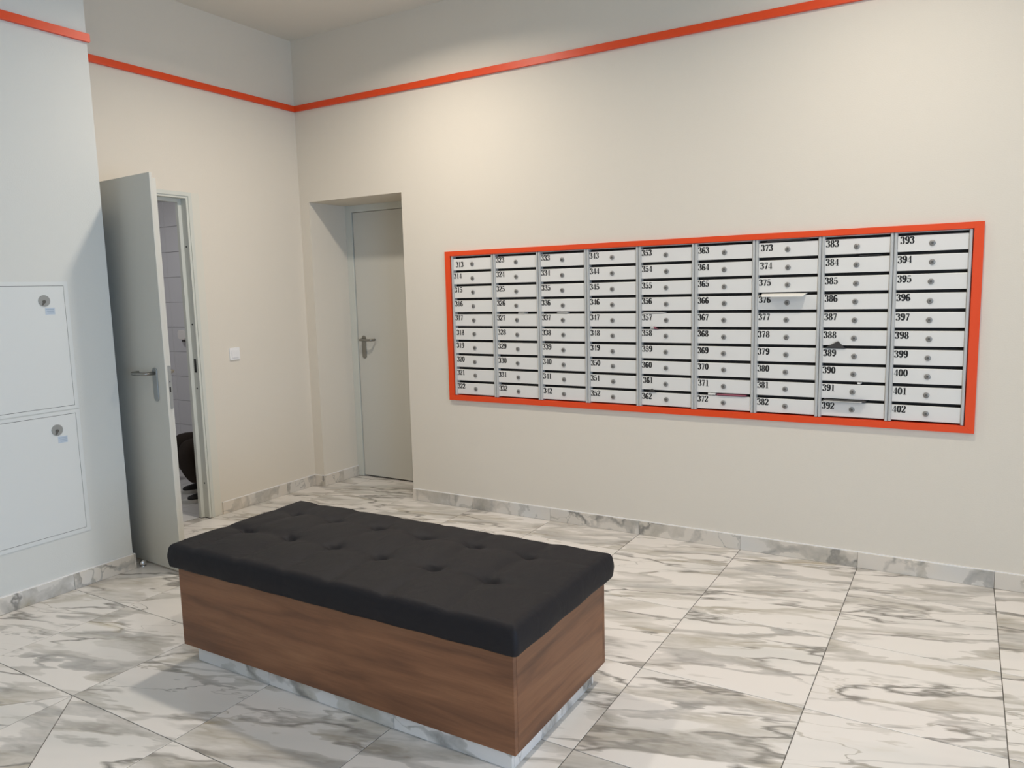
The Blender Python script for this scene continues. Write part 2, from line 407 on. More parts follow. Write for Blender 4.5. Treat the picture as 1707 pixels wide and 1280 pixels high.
skirting('baseboard_left', 'marble skirting from the restroom door frame into the corner', [('y', 0.0, -0.872, -SD, 1, -0.3), ('x', 0.0, 0.0, RX0, -1, 5.0), ('y', RX0, 0.0, RD, 1, 5.0)])
skirting('baseboard_near_left', 'bluish marble skirting under the two white hatches', [('y', NX, YB, NY, 1, -2.12), ('x', NY, 0.0, NX + SD, 1, 5.0)])

# ------------------------------------------------------------------ orange strips
tag(MB().box(NX, NX + .018, YB, NY + .008, 2.770, 2.810).build('trim_1', ORANGE), 'short orange wall strip at the top left, on the forward wall', 'trim', kind=ST)
tag(MB().box(0, .018, NY, -.018, 2.806, 2.846).build('trim_2', ORANGE), 'orange strip on the left wall running above the open door', 'trim', kind=ST)
tag(MB().box(0, XR, -.018, 0, 2.806, 2.846).build('trim_3', ORANGE), 'long orange strip high on the mailbox wall', 'trim', kind=ST)

# ------------------------------------------------------------------ ceiling downlights (above the frame)
LG = mat('lamp_diffuser', (255, 240, 215), 0.5, emit=12)
dl = None
for k, (x, y, p, sp) in enumerate(LAMPS):
    t = thing('ceiling_downlight', '', 'ceiling light', (x, y, CEIL), 'round downlights in the lobby ceiling')
    t['label'] = 'round downlight with white ring in the ceiling ' + ('before the recessed door', 'in front of the middle mailboxes', 'near the right wall, on the mailbox side', 'above the camera position', 'near the right wall, level with the camera', 'closest to the glass entrance')[k]
    if dl is None:
        ring = MB(); n = 28
        o = [(0.115 * math.cos(2 * PI * i / n), 0.115 * math.sin(2 * PI * i / n)) for i in range(n)]; q = [(a * .8, b * .8) for a, b in o]
        vs = [(a, b, 0) for a, b in o] + [(a, b, -.012) for a, b in o] + [(a, b, -.012) for a, b in q] + [(a, b, 0) for a, b in q]
        fs = [(L_ * n + i, L_ * n + (i + 1) % n, (L_ + 1) % 4 * n + (i + 1) % n, (L_ + 1) % 4 * n + i) for L_ in range(4) for i in range(n)]
        ring.add(vs, fs, False)
        dl = (ring.mesh('trim_ring', PLASTIC), MB().cyl((0, 0), 0.09, 'z', -0.004, 0, 28).mesh('diffuser', LG))
    for nm, me in zip(('trim_ring', 'diffuser'), dl):
        ob = bpy.data.objects.new(nm, me); C.objects.link(ob); ob.parent = t

# ------------------------------------------------------------------ restroom beyond the open door
RXa, RYw, RH = -2.6, -0.05, 2.6
m = MB(); m.box(RXa, -0.14, RYw + .010, RYw + .045, -0.05, RH)
wr = tag(m.build('wall_restroom', WGROUT), 'white tiled restroom wall seen through the open door', 'wall', kind=ST)
tl = MB().box(0, 0.2985, 0, 0.012, 0, 0.209).mesh('wall_tile', WTILE, 0.0012, 1)
tr_ = None
zt0 = -0.0415
for r in range(-1, 13):
    for c_ in range(9):
        x0 = -0.14 - 0.30 * (c_ + 1) + 0.048 * 0; z0 = zt0 + 0.2115 * r
        x0 = -1.56 + 0.30 * (4 - c_)
        xa, xb = max(x0, RXa), min(x0 + 0.298, -0.14); za, zb = max(z0, 0.0), min(z0 + 0.209, RH)
        if xb - xa < 0.02 or zb - za < 0.01: continue
        if xb - xa > 0.297 and zb - za > 0.208: inst('wall_tile', tl, (x0, RYw, z0), wr)
        else: inst('wall_tile', MB().box(0, xb - xa, 0, .012, 0, zb - za).mesh('wall_tile', WTILE, 0.0012, 1), (xa, RYw, za), wr)
m = MB(); m.box(RXa - .1, RXa, -2.2, RYw + .045, -0.05, RH); m.box(RXa, -0.14, -2.3, -2.2, -0.05, RH)
m.box(-0.20, -0.141, -2.2, NY, -0.05, RH)
tag(m.build('wall_restroom_far', WTILE), 'plain white far walls of the restroom, out of sight', 'wall', kind=ST)
tag(MB().box(RXa - .1, -0.141, -2.3, RYw + .045, RH, RH + .05).build('ceiling_restroom', CEILM), 'white restroom ceiling behind the door opening', 'ceiling', kind=ST)
fr = tag(MB().box(RXa, -0.14, -2.2, RYw + .045, -0.07, -0.004).build('floor_restroom', WGROUT), 'white tiled restroom floor beyond the threshold', 'floor', kind=ST)
WFL = mat('white_floor_tile', (206, 204, 202), 0.25, spec=0.5, bump=0)
ftm = {}
for i in range(9):
    for j in range(7):
        x1 = -0.090 - 0.3 * i; x0 = max(x1 - 0.2975, RXa); y1 = RYw - 0.002 - 0.3 * j; y0 = max(y1 - 0.2975, -2.2)
        if x1 - x0 < .03 or y1 - y0 < .03: continue
        key = (round(x1 - x0, 3), round(y1 - y0, 3))
        if key not in ftm: ftm[key] = MB().box(-key[0], 0, -key[1], 0, -TH, 0).mesh('floor_tile', WFL)
        inst('floor_tile', ftm[key], (x1, y1, 0), fr)
tt = thing('ceiling_lamp', 'round white restroom ceiling lamp behind the door opening', 'ceiling light', (-1.1, -1.25, RH))
MB().cyl((-1.1, -1.25), 0.17, 'z', RH - 0.05, RH, 28).build('lamp_base', PLASTIC, tt)
# small white dispenser on the tiled wall
d = thing('wall_dispenser', 'small white dispenser on the tiled restroom wall beside the door frame', 'dispenser', (-1.36, RYw - .03, 1.16))
MB().prism(rrect(-1.415, -1.305, 1.125, 1.205, .03), 'y', RYw - .06, RYw).build('dispenser_body', PLASTIC, d, 0.004)
MB().box(-1.375, -1.345, RYw - .05, RYw - .02, 1.103, 1.126).build('nozzle', LOCKC, d)

# door_1 : frame and open leaf
d1 = thing('door_1', 'pale grey restroom door standing open at a right angle', 'door', (0.0, OY0, 0), kind=ST)
m = MB()
# casing, raised lip, rebate, stop
cw = 0.082; zt = OZ
lp, dp = .024, .0750
# flat casing beside the opening, raised lip around it, rebate and stop; none of the pieces overlap
for ye, sg in ((OY1, 1), (OY0, -1)):
    a_, b_ = sorted((ye, ye + sg * lp)); m.box(0, 0.006, a_, b_, 0.004, zt + lp)
    a_, b_ = sorted((ye - sg * .015, ye)); m.box(-0.050, 0.0, a_, b_, 0.004, zt)
    a_, b_ = sorted((ye - sg * .040, ye)); m.box(-dp, -0.0505, a_, b_, 0.004, zt)
m.box(0, 0.006, OY0, OY1, zt, zt + lp)
m.box(-0.050, 0, OY0 + .015, OY1 - .015, zt - .014, zt); m.box(-dp, -0.0505, OY0 + .040, OY1 - .040, zt - .036, zt)
m.build('door_frame', FRAMEM, d1)
CAS = mat('casing_paint', (215, 210, 196), 0.6, spec=.3)
for ye, sg in ((OY1, 1), (OY0, -1)):
    a_, b_ = sorted((ye + sg * lp, ye + sg * cw)); MB().box(0, 0.0012, a_, b_, 0.004, zt + lp).build('casing', CAS, d1)
mk = MB()
for z in (0.24, 0.88, 1.3, 1.80): mk.cyl((-0.028, z), 0.006, 'y', OY1 - .0165, OY1 - .013, 12)
mk.build('frame_hole', INK, d1)
MB().prism(rrect(-0.040, -0.018, 0.985, 1.075, .004), 'y', OY1 - .0162, OY1 - .0135).build('strike_plate', BLACKM, d1)
MB().box(-0.0892, -0.0850, OY0 + .002, OY1 - .002, -0.003, -0.0005).build('threshold_joint', INK, d1)
MB().box(-0.0845, -0.0015, OY0 + .002, OY1 - .0165, -0.012, 0.0).build('threshold_slab', MARBLE, d1)

leaf = bpy.data.objects.new('door_leaf', None)
LW, LT = 0.775, 0.040
m = MB()
m.box(0.0, LW, 0.0, 0.014, 0.012, 2.108)                      # face sheet with overlapping lip
m.box(0.010, LW - .018, 0.014, LT + .004, 0.012, 2.084)       # body
leaf = bpy.data.objects.new('door_leaf', m.mesh('door_leaf', DOORM, 0.0012, 2)); C.objects.link(leaf)
leaf.parent = d1; leaf.location = Vector((-0.03, -1.672, 0)) - world_loc(d1); leaf.rotation_euler = (0, 0, math.radians(-3.9))
m = MB().prism(rrect(LW - .115, LW - .073, .935, 1.115, .02), 'y', -0.006, 0.0)
m.build('handle_plate', STEELP, leaf, 0.0012, local=True)
def lever(x, z, dx, y0, sy):
    """ U shaped lever that leaves the plate and returns towards the door """
    pts = [(x, y0, z), (x, y0 + sy * .035, z)]
    for k in range(1, 6):
        a = PI / 2 * k / 5; pts.append((x + dx * .022 * (1 - math.cos(a)), y0 + sy * (.035 + .022 * math.sin(a)), z))
    pts += [(x + dx * .07, y0 + sy * .058, z - .001), (x + dx * .105, y0 + sy * .057, z - .001)]
    for k in range(1, 6):
        a = PI / 2 * k / 5; pts.append((x + dx * (.105 + .020 * math.sin(a)), y0 + sy * (.057 - .022 * (1 - math.cos(a))), z))
    pts.append((x + dx * .125, y0 + sy * .014, z))
    return MB().tube(pts, .0095, 14)
lever(LW - .094, 1.085, -1, -0.006, -1).build('lever_handle', STEEL, leaf, local=True)
MB().prism(rrect(LW - .115, LW - .073, .935, 1.115, .02), 'y', LT + .004, LT + .010).build('handle_plate', STEELP, leaf, 0.0012, local=True)
lever(LW - .094, 1.085, -1, LT + .010, 1).build('lever_handle', STEEL, leaf, local=True)
MB().prism(rrect(0.020, 0.042, 0.895, 1.125, .0105), 'x', LW - .018, LW - .0155).build('lock_plate', STEELP, leaf, local=True)
mk = MB().box(LW - .0156, LW - .0148, 0.026, 0.034, 0.985, 1.012); mk.cyl((0.031, 1.04), .0028, 'x', LW - .0156, LW - .0149, 8)
mk.build('latch_hole', INK, leaf, local=True)

# door stop ball
m = MB(); m.cyl((0.436, -1.746), 0.016, 'z', 0.0, 0.006, 20)
ds = thing('door_stop', 'small chrome door stop on the floor at the foot of the open door', 'door stop', (0.436, -1.746, 0))
m.build('stop_base', CHROME, ds)
prof = [(.011, .006), (.016, .012), (.019, .02), (.018, .028), (.013, .035), (.006, .039)]
MB().tube([(0.436, -1.746, z) for _, z in prof], [r for r, _ in prof], 18).build('stop_ball', CHROME, ds)

# light switch
sw = thing('light_switch', 'square white light switch on the left wall between the two doors', 'switch', (0.0, -0.685, 1.085))
MB().prism(rrect(-.727, -.643, 1.043, 1.127, .006), 'x', 0, .008).build('switch_plate', PLASTIC, sw, .001)
MB().prism(rrect(-.712, -.658, 1.058, 1.112, .004), 'x', .008, .0125).build('rocker', PLASTIC, sw, .001)

# ------------------------------------------------------------------ door_2 in the recess
d2 = thing('door_2', 'closed pale grey door set back in the recess beside the corner', 'door', (0.53, RD, 0), kind=ST)
m = MB(); fy0, fy1 = RD - 0.002, RD + .06; fwid = .062
m.box(RX0, RX0 + fwid, fy0, fy1, 0.003, RZ); m.box(RX1 - fwid, RX1, fy0, fy1, 0.003, RZ); m.box(RX0 + fwid, RX1 - fwid, fy0, fy1, RZ - .052, RZ)
m.build('door_frame', FRAMEM, d2, .001)
MB().box(RX0 + fwid, RX1 - fwid, RD + .05, RD + .07, 0, RZ - .05).build('gap_backing', BLACKM, d2)  # full black sheet behind the leaf; gives the gaps around it their dark tone
lf = MB().box(RX0 + fwid + .006, RX1 - fwid - .004, RD + .006, RD + .05, 0.012, RZ - .055).build('door_leaf', DOORM, d2, .0015)
hx = 0.222
MB().prism(rrect(hx - .021, hx + .021, .962, 1.142, .02), 'y', RD, RD + .006).build('handle_plate', STEEL, lf, .001)
lever(hx, 1.112, 1, RD, -1).build('lever_handle', STEEL, lf)

# ------------------------------------------------------------------ white wall hatches
for k, (z0, z1, lab, r_) in enumerate(((0.949, 1.548, 'upper white wall hatch with round lock, on the forward wall', 2.35), (0.307, 0.905, 'lower white wall hatch with round lock, just above the skirting', 1.9))):
    ya, yb = -2.632, -2.028
    t = thing('access_hatch', lab, 'hatch', (NX, (ya + yb) / 2, z0), 'white service hatches in the forward wall')
    m = MB(); fr_ = .022
    m.box(NX, NX + .003, ya - fr_, yb + fr_, z0 - fr_, z0 - .002) if k == 1 else m.box(NX, NX + .003, ya - fr_, yb + fr_, z0 - .0190, z0 - .002)
    if k == 1: m.box(NX, NX + .003, ya - fr_, yb + fr_, z1 + .002, z1 + .0190)
    else: m.box(NX, NX + .003, ya - fr_, yb + fr_, z1 + .002, z1 + fr_)
    m.box(NX, NX + .003, ya - fr_, ya - .002, z0 - .002, z1 + .002); m.box(NX, NX + .003, yb + .002, yb + fr_, z0 - .002, z1 + .002)
    m.build('hatch_frame', HATCH, t)
    MB().box(NX + .0002, NX + .0008, ya - .002, yb + .002, z0 - .002, z1 + .002).build('shadow_gap', BLACKM, t)
    dr = MB().box(NX + .0006, NX + .0032, ya, yb, z0, z1).build('hatch_door', HATCH, t)
    cy, cz = yb - .098, z1 - .071
    lk = MB(); lk.cyl((cy, cz), .028, 'x', NX + .0032, NX + .0052, 28); lk.build('lock', STEELP, dr)
    lk = MB(); a = math.radians(-65 if k == 0 else -75)
    lk.cyl((cy - .001, cz - .004), .008, 'x', NX + .005, NX + .0075, 14)
    dx, dz = math.cos(a) * -.02, math.sin(a) * .02
    lk.prism([(cy - .006, cz - .006), (cy + .006, cz - .004), (cy + dx + .003, cz + dz - .002), (cy + dx - .006, cz + dz - .004)], 'x', NX + .005, NX + .0072)
    lk.build('lock_tongue', LOCKC, dr)
    MB().box(NX + .0032, NX + .0036, cy - .0, cy + .047, cz - .068, cz - .034).build('sticker', STICK, dr)
    mm = MB()
    for q in range(3): mm.box(NX + .0036, NX + .0038, cy + .004 + .004 * q, cy + .043, cz - .044 - .009 * q, cz - .040 - .009 * q)
    mm.build('sticker_print', STICKD, dr)

# ------------------------------------------------------------------ digits, drawn as high-contrast strokes
def catmull(pts, n=7):
    out = []
    P = [pts[0]] + pts + [pts[-1]]
    for i in range(1, len(P) - 2):
        for k in range(n):
            t = k / n; o = []
            for d_ in range(2):
                a, b, c_, e = P[i - 1][d_], P[i][d_], P[i + 1][d_], P[i + 2][d_]
                o.append(.5 * (2 * b + (c_ - a) * t + (2 * a - 5 * b + 4 * c_ - e) * t * t + (3 * b - a - 3 * c_ + e) * t ** 3))
            out.append(tuple(o))
    out.append(pts[-1]); return out
def stroke(pts, thick=.205, thin=.055, closed=False, raw=False):
    p = pts if raw else catmull(pts); quads = []; L_ = []; n = len(p)
    for i in range(n):
        if closed: a, b = p[(i - 1) % n], p[(i + 1) % n]
        else: a, b = p[max(i - 1, 0)], p[min(i + 1, n - 1)]
        dx, dy = b[0] - a[0], b[1] - a[1]; l = math.hypot(dx, dy) or 1; dx /= l; dy /= l
        w_ = thin + (thick - thin) * abs(dy) ** 1.6
        L_.append(((p[i][0] - dy * w_ / 2, p[i][1] + dx * w_ / 2), (p[i][0] + dy * w_ / 2, p[i][1] - dx * w_ / 2)))
    for i in range(n if closed else n - 1):
        j = (i + 1) % n; quads.append([L_[i][0], L_[i][1], L_[j][1], L_[j][0]])
    return quads
def ell(cx, cy, rx, ry, n=20): return [(cx + rx * math.cos(2 * PI * i / n), cy + ry * math.sin(2 * PI * i / n)) for i in range(n)]
def ball(cx, cy, r=.07): return [ell(cx, cy, r, r * .95, 10)]
def rect(a, b, c_, d_): return [[(a, c_), (b, c_), (b, d_), (a, d_)]]
six = stroke([(.37, .84), (.27, .975), (.13, .75), (.10, .45), (.14, .12), (.26, .02), (.38, .14), (.40, .31), (.34, .50), (.25, .55), (.15, .44)]) + ball(.36, .82)
GL = {'0': stroke(ell(.25, .5, .155, .475), .19, .06, True, True),
 '1': rect(.17, .34, 0.02, .98) + rect(.07, .44, 0, .045) + [[(.05, .86), (.17, .90), (.34, .985), (.17, .985)]],
 '2': stroke([(.09, .76), (.13, .93), (.25, .98), (.38, .86), (.38, .68), (.27, .42), (.12, .2), (.07, .05)], .18) + ball(.13, .77) + rect(.06, .40, 0, .14) + [[(.36, 0), (.43, .02), (.45, .30), (.41, .30), (.37, .13)]],
 '3': stroke([(.09, .80), (.14, .95), (.25, .975), (.36, .85), (.35, .66), (.28, .55), (.18, .525)]) + stroke([(.18, .525), (.31, .5), (.39, .36), (.38, .14), (.26, .025), (.14, .05), (.08, .19)], .18) + ball(.12, .79) + ball(.12, .21),
 '4': rect(.27, .42, 0.02, .98) + rect(.20, .49, 0, .045) + rect(.02, .49, .22, .275) + [[(.02, .22), (.06, .24), (.32, .90), (.34, .98), (.30, .98)]],
 '5': rect(.09, .41, .84, .98) + rect(.09, .13, .48, .9) + stroke([(.10, .50), (.20, .60), (.32, .57), (.40, .38), (.37, .13), (.25, .025), (.14, .05), (.08, .19)], .18) + ball(.12, .21),
 '6': six,
 '7': rect(.06, .44, .83, .98) + rect(.06, .10, .68, .9) + [[(.13, 0), (.31, 0), (.34, .35), (.44, .83), (.38, .9), (.20, .42)]],
 '8': stroke(ell(.25, .75, .125, .225), .16, .06, True, True) + stroke(ell(.25, .265, .15, .245), .18, .06, True, True),
 '9': [[(.5 - x, 1 - y) for x, y in q] for q in six]}
def number_mesh(txt, x, y, z, h, wf):
    """ text lies in the xz plane facing -y; x,z is the lower left corner """
    m = MB(); adv = .49 * h * wf
    for k, ch in enumerate(txt):
        for q in GL[ch]:
            vs = [(x + k * adv + px * h * wf, y, z + pz * h) for px, pz in q]
            m.add(vs, [tuple(range(len(vs)))])
    return m

# ------------------------------------------------------------------ mailboxes
fr0 = thing('mailbox_surround', 'orange frame around the whole block of mailboxes', 'frame', (2.84, 0, 0.744))
FX0, FX1, FZ0, FZ1 = 1.321, 4.362, 0.744, 1.734
o_, i_ = (FX0, FX1, FZ0, FZ1), (MX0, MX1, MZ0, MZ1)
fy = -.016
def mitre(a, b, c_, d_, nm):
    vs = [(p[0], fy, p[1]) for p in (a, b, c_, d_)] + [(p[0], 0.0, p[1]) for p in (a, b, c_, d_)]
    MB().add(vs, [(0, 1, 2, 3), (7, 6, 5, 4), (0, 4, 5, 1), (1, 5, 6, 2), (2, 6, 7, 3), (3, 7, 4, 0)]).build(nm, ORANGE, fr0, .0008)
O = [(FX0, FZ0), (FX1, FZ0), (FX1, FZ1), (FX0, FZ1)]; I = [(MX0, MZ0), (MX1, MZ0), (MX1, MZ1), (MX0, MZ1)]
for k in range(4): mitre(O[k], O[(k + 1) % 4], I[(k + 1) % 4], I[k], 'frame_rail')
m = MB()   # inner lining of the opening
m.box(MX0, MX0 + .0015, 0, .05, MZ0, MZ1); m.box(MX1 - .0015, MX1, 0, .05, MZ0, MZ1)
m.box(MX0, MX1, 0, .05, MZ1 - .0015, MZ1); m.box(MX0, MX1, 0, .05, MZ0, MZ0 + .0015)
m.build('lining', ORANGE, fr0)
NC = 9; pitch = (MX1 - MX0 - .006) / NC; bx0 = MX0 + .003; RP = 0.0914; Z1C = 1.6480; FH = .0755; PW = .0155
yf = -0.002       # front of the doors
lockm = None
rnd = random.Random(3)
special = {313: (.016, -.016), 318: (.004, -.006), 373: (.008, -.002), 374: (.007, -.004), 361: (.006, 0), 393: (.006, 0), 371: (.004, 0)}
dome = [(.0135, -.0), (.0135, -.003), (.0115, -.0048), (.006, -.0056)]
lk = MB().tube([(0, y, 0) for _, y in dome], [r for r, _ in dome], 18).mesh('lock', LOCKM)
kh = MB(); kh.cyl((0, 0), .0052, 'y', -.0066, -.0054, 12); khm = kh.mesh('lock_core', LOCKC)
doorm = None
for c_ in range(NC):
    xa = bx0 + pitch * c_ + .0006; xb = xa + pitch - .0012; n0 = 313 + 10 * c_
    col = thing('mailbox_column', 'white ten-door mailbox column numbered %d at top to %d at bottom' % (n0, n0 + 9), 'mailbox', (xa, 0.0, MZ0 + .004), 'mailbox columns inside the orange frame')
    m = MB(); m.box(xa + .002, xb - .002, .035, .30, MZ0 + .006, MZ1 - .006); m.build('cabinet_body', BLACKM, col)
    m = MB()
    for p, q in ((xa, xa + PW), (xb - PW, xb)):
        a_, b_ = (p, q)
        m = MB().prism([(a_, .03), (a_, -.004), (a_ + .003, -.010), (b_ - .003, -.010), (b_, -.004), (b_, .03)], 'z', MZ0 + .003, MZ1 - .0016)
        m.build('side_profile', ALU, col, .0008)
    MB().box(xa + PW, xb - PW, -.002, .03, MZ1 - .0055, MZ1 - .0016).build('top_rail', ALU, col)
    for r in range(10):
        zc = Z1C - RP * r; num = n0 + r; da = xa + PW + .0005; db = xb - PW - .0005
        jt = rnd.uniform(-.0004, .0004)
        m = MB().prism([(yf, -FH / 2), (yf, FH / 2 - .002), (yf + .003, FH / 2), (yf + .034, FH / 2 - .004), (yf + .034, -FH / 2)], 'x', 0, db - da)
        if doorm is None: doorm = m.mesh('mailbox_door', BOXW, .0006, 1)
        dr = inst('mailbox_door', doorm, (da, jt, zc), col); dr['label'] = 'white mailbox door printed %d' % num
        dx, dz = special.get(num, (0, 0))
        h = .0345; wf = 1.22
        nx_ = da + .001 + rnd.uniform(0, .0025) + dx; nz_ = zc + FH / 2 - .0045 - h + rnd.uniform(-.002, .0015) + dz
        nm = number_mesh(str(num), 0, 0, 0, h, wf)
        no = bpy.data.objects.new('number', nm.mesh('number', INK)); C.objects.link(no); no.parent = dr
        no.location = (nx_ - da, yf - .0005, nz_ - zc)
        lo = bpy.data.objects.new('lock', lk); C.objects.link(lo); lo.parent = dr; lo.location = (.148 + rnd.uniform(-.002, .002), yf, -.0005 + rnd.uniform(-.0015, .0015))
        co = bpy.data.objects.new('lock_core', khm); C.objects.link(co); co.parent = dr; co.location = lo.location

# ------------------------------------------------------------------ post sticking out of the slots
def slot(num):
    c_, r = divmod(num - 313, 10); xa = bx0 + pitch * c_ + .0006 + PW; return xa, Z1C - RP * r + FH / 2, Z1C - RP * (r - 1) - FH / 2   # left x, door top z, slot top z
def sheet(name, label, cat, prof, xs, mt, loc, th=.0016, group='post left in the slots'):
    """ prof: (y, z) points along the sheet, xs: (left, right) at each point """
    m = MB(); n = len(prof); vs = []
    for (y, z), (a, b) in zip(prof, xs): vs += [(a, y, z), (b, y, z), (a, y, z - th), (b, y, z - th)]
    fs = []
    for i in range(n - 1):
        k = 4 * i; fs += [(k, k + 1, k + 5, k + 4), (k + 2, k + 6, k + 7, k + 3), (k, k + 4, k + 6, k + 2), (k + 1, k + 3, k + 7, k + 5)]
    fs += [(0, 2, 3, 1), (4 * n - 4, 4 * n - 3, 4 * n - 1, 4 * n - 2)]
    m.add(vs, fs)
    return tag(m.build(name, mt, None, 0, loc), label, cat, group)
xa, zl, zh = slot(376); zs = (zl + zh) / 2
sheet('letter', 'white folded paper hanging out of the slot between 375 and 376', 'letter', [(.025, zs + .002), (-.004, zs + .001), (-.030, zs - .004), (-.050, zs - .012)], [(xa + .02, xa + .245), (xa + .02, xa + .245), (xa + .024, xa + .240), (xa + .03, xa + .235)], PAPER, (xa + .13, 0, zs), .004)
def wedge(name, label, num, x0, x1, xp, hgt, mt, yout=.012, cat='leaflet'):
    """ folded corner that pokes out of the slot and rises over the door above """
    xa, zl, zh = slot(num); z0 = zl + .002
    a = (xa + x0, .012, z0); b = (xa + x1, .012, z0); p = (xa + xp, -yout, z0 + hgt)
    a2 = (xa + x0 + .004, -yout * .7, z0 + .001); b2 = (xa + x1 - .004, -yout * .7, z0 + .001); d_ = .0012
    m = MB(); top = [a, a2, p, b2, b]; bot = [(q[0], q[1] + d_, q[2] - .0004) for q in top]
    m.add(top + bot, [(0, 1, 2, 3, 4), (9, 8, 7, 6, 5)] + [(i, (i + 1) % 5, 5 + (i + 1) % 5, 5 + i) for i in range(5)])
    return tag(m.build(name, mt, None, 0, (xa + xp, 0, z0)), label, cat, 'post left in the slots')
wedge('leaflet', 'dark grey leaflet corner poking up over door 388', 389, .008, .112, .075, .036, GREYP)
wedge('leaflet', 'small black paper corner poking up over door 361', 362, .038, .092, .068, .022, GREYP)
wedge('leaflet', 'pale pink flyer corner folded above door 358', 358, .050, .082, .064, .022, PAPER)
wedge('leaflet', 'dark pink flyer lying in the slot above door 358', 358, .072, .108, .078, .018, PINKP, .009)
def flat_post(name, label, num, x0, x1, hgt, mt, cat, out=.01, sk=0.0):
    xa, zl, zh = slot(num); z0 = zl + .0035
    sheet(name, label, cat, [(.026, z0 + hgt), (-out, z0 + hgt)], [(xa + x0, xa + x1), (xa + x0 + sk, xa + x1 - sk)], mt, (xa + (x0 + x1) / 2, 0, z0), max(hgt, .0016))
flat_post('flyer', 'pink printed flyer lying in the slot above door 372', 372, .110, .275, .007, PINKP, 'flyer', .008, .004)
flat_post('letter', 'narrow white letter beside the pink flyer above door 372', 372, .062, .108, .010, PAPER, 'letter', .006, .003)
flat_post('newspaper', 'grey folded newspaper filling the slot above door 392', 392, .010, .215, .009, GREYP, 'newspaper', .018, .006)
flat_post('letter', 'thin white letter lying in front of the newspaper above door 392', 392, .004, .205, .0018, PAPER, 'letter', .028, .012)
flat_post('letter', 'tiny crumpled white slip in the slot above door 391', 391, .165, .188, .008, PAPER, 'letter', .004, .005)
flat_post('letter', 'thin white letter tilted in the slot above door 327', 327, .150, .215, .006, PAPER, 'letter', .003, .010)
flat_post('letter', 'pale envelope edge in the slot above door 337', 337, .105, .180, .005, PAPER, 'letter', .003, .003)
flat_post('letter', 'long thin white letter in the slot above door 357', 357, .008, .140, .004, PAPER, 'letter', .006, .006)
flat_post('newspaper', 'dark crumpled newspaper in the top slot above door 373', 373, .030, .250, .010, GREYP, 'newspaper', .004, .012)
flat_post('newspaper', 'dark folded leaflet in the slot above door 384', 384, .150, .260, .005, GREYP, 'newspaper', .003, .012)

# ------------------------------------------------------------------ bench
BX0, BX1, BY0, BY1, BZ0, BZ1 = 1.628, 3.195, -2.342, -1.680, 0.078, 0.408
bench = thing('upholstered_bench', 'walnut box bench with black tufted cushion in the middle of the lobby', 'bench', ((BX0 + BX1) / 2, (BY0 + BY1) / 2, 0))
bt = .018
def panel(x0, x1, y0, y1, z0, z1, name='side_panel', bev=.0012):
    c_ = ((x0 + x1) / 2, (y0 + y1) / 2, (z0 + z1) / 2)
    me = MB().box(x0 - c_[0], x1 - c_[0], y0 - c_[1], y1 - c_[1], z0 - c_[2], z1 - c_[2]).mesh(name, WOOD, bev, 1)
    return inst(name, me, c_, bench)
panel(BX0, BX1 - .0005, BY0, BY0 + bt, BZ0, BZ1, 'front_panel'); panel(BX0, BX1 - .0005, BY1 - bt, BY1, BZ0, BZ1, 'back_panel')
panel(BX0, BX0 + bt, BY0 + bt + .0012, BY1 - bt - .0012, BZ0, BZ1, 'end_panel'); panel(BX1 - bt, BX1, BY0 + bt + .0012, BY1 - bt - .0012, BZ0, BZ1, 'end_panel')
MB().box(BX0 + bt, BX1 - bt, BY0 + bt, BY1 - bt, BZ0 + .002, BZ0 + .02).build('bottom_board', WOOD, bench)
MB().box(BX0 + bt + .0005, BX1 - bt - .0005, BY0 + bt + .0005, BY1 - bt - .0005, BZ1 - .025, BZ1 - .001).build('lid_board', BLACKM, bench)
px0, px1, py0, py1 = BX0 + .035, BX1 - .035, BY0 + .036, BY1 - .030
cuts = [px0, 2.076, 2.690, px1]
for sy, yy in ((1, py0), (-1, py1)):
    for a, b in zip(cuts[:-1], cuts[1:]):
        h = (b - a) / 2 - .0008; t0, t1 = (0, .012) if sy > 0 else (-.012, 0)
        inst('plinth_tile', MB().box(-h, h, t0, t1, .0005, BZ0 - .0003).mesh('plinth_tile', MARBLE, .0008, 1), ((a + b) / 2, yy, 0), bench)
for sx, xx in ((1, px0), (-1, px1)):
    ym = -2.11
    for a, b in ((py0 + .0125, ym), (ym, py1 - .0125)):
        h = (b - a) / 2 - .0008; t0, t1 = (0, .012) if sx > 0 else (-.012, 0)
        inst('plinth_tile', MB().box(t0, t1, -h, h, .0005, BZ0 - .0003).mesh('plinth_tile', MARBLE, .0008, 1), (xx, (a + b) / 2, 0), bench)
# cushion
CX0, CX1, CY0, CY1, CZ0, CZ1 = 1.598, 3.222, -2.368, -1.648, BZ1 + .001, 0.503
cx, cy, hx_, hy_ = (CX0 + CX1) / 2, (CY0 + CY1) / 2, (CX1 - CX0) / 2, (CY1 - CY0) / 2
TX = [1.748 + .2415 * k for k in range(6)]; TY = [-2.085, -1.818]
TJ = {(i, j): (rnd.uniform(-.008, .008), rnd.uniform(-.006, .006)) for i in range(6) for j in range(2)}
rc = .015; er = .030
def plan(u, v):
    x, y = u * hx_, v * hy_
    ax_, ay_ = abs(x), abs(y)
    if ax_ > hx_ - rc and ay_ > hy_ - rc:
        a = (ax_ - hx_ + rc) / rc; b = (ay_ - hy_ + rc) / rc
        a2, b2 = a * math.sqrt(1 - b * b / 2), b * math.sqrt(1 - a * a / 2)
        x = math.copysign(hx_ - rc + rc * a2, x); y = math.copysign(hy_ - rc + rc * b2, y)
    return x, y
def edge_d(x, y):
    ax_, ay_ = abs(x) - (hx_ - rc), abs(y) - (hy_ - rc)
    return max(0.0, rc - (math.hypot(max(ax_, 0), max(ay_, 0)) + min(max(ax_, ay_), 0)))
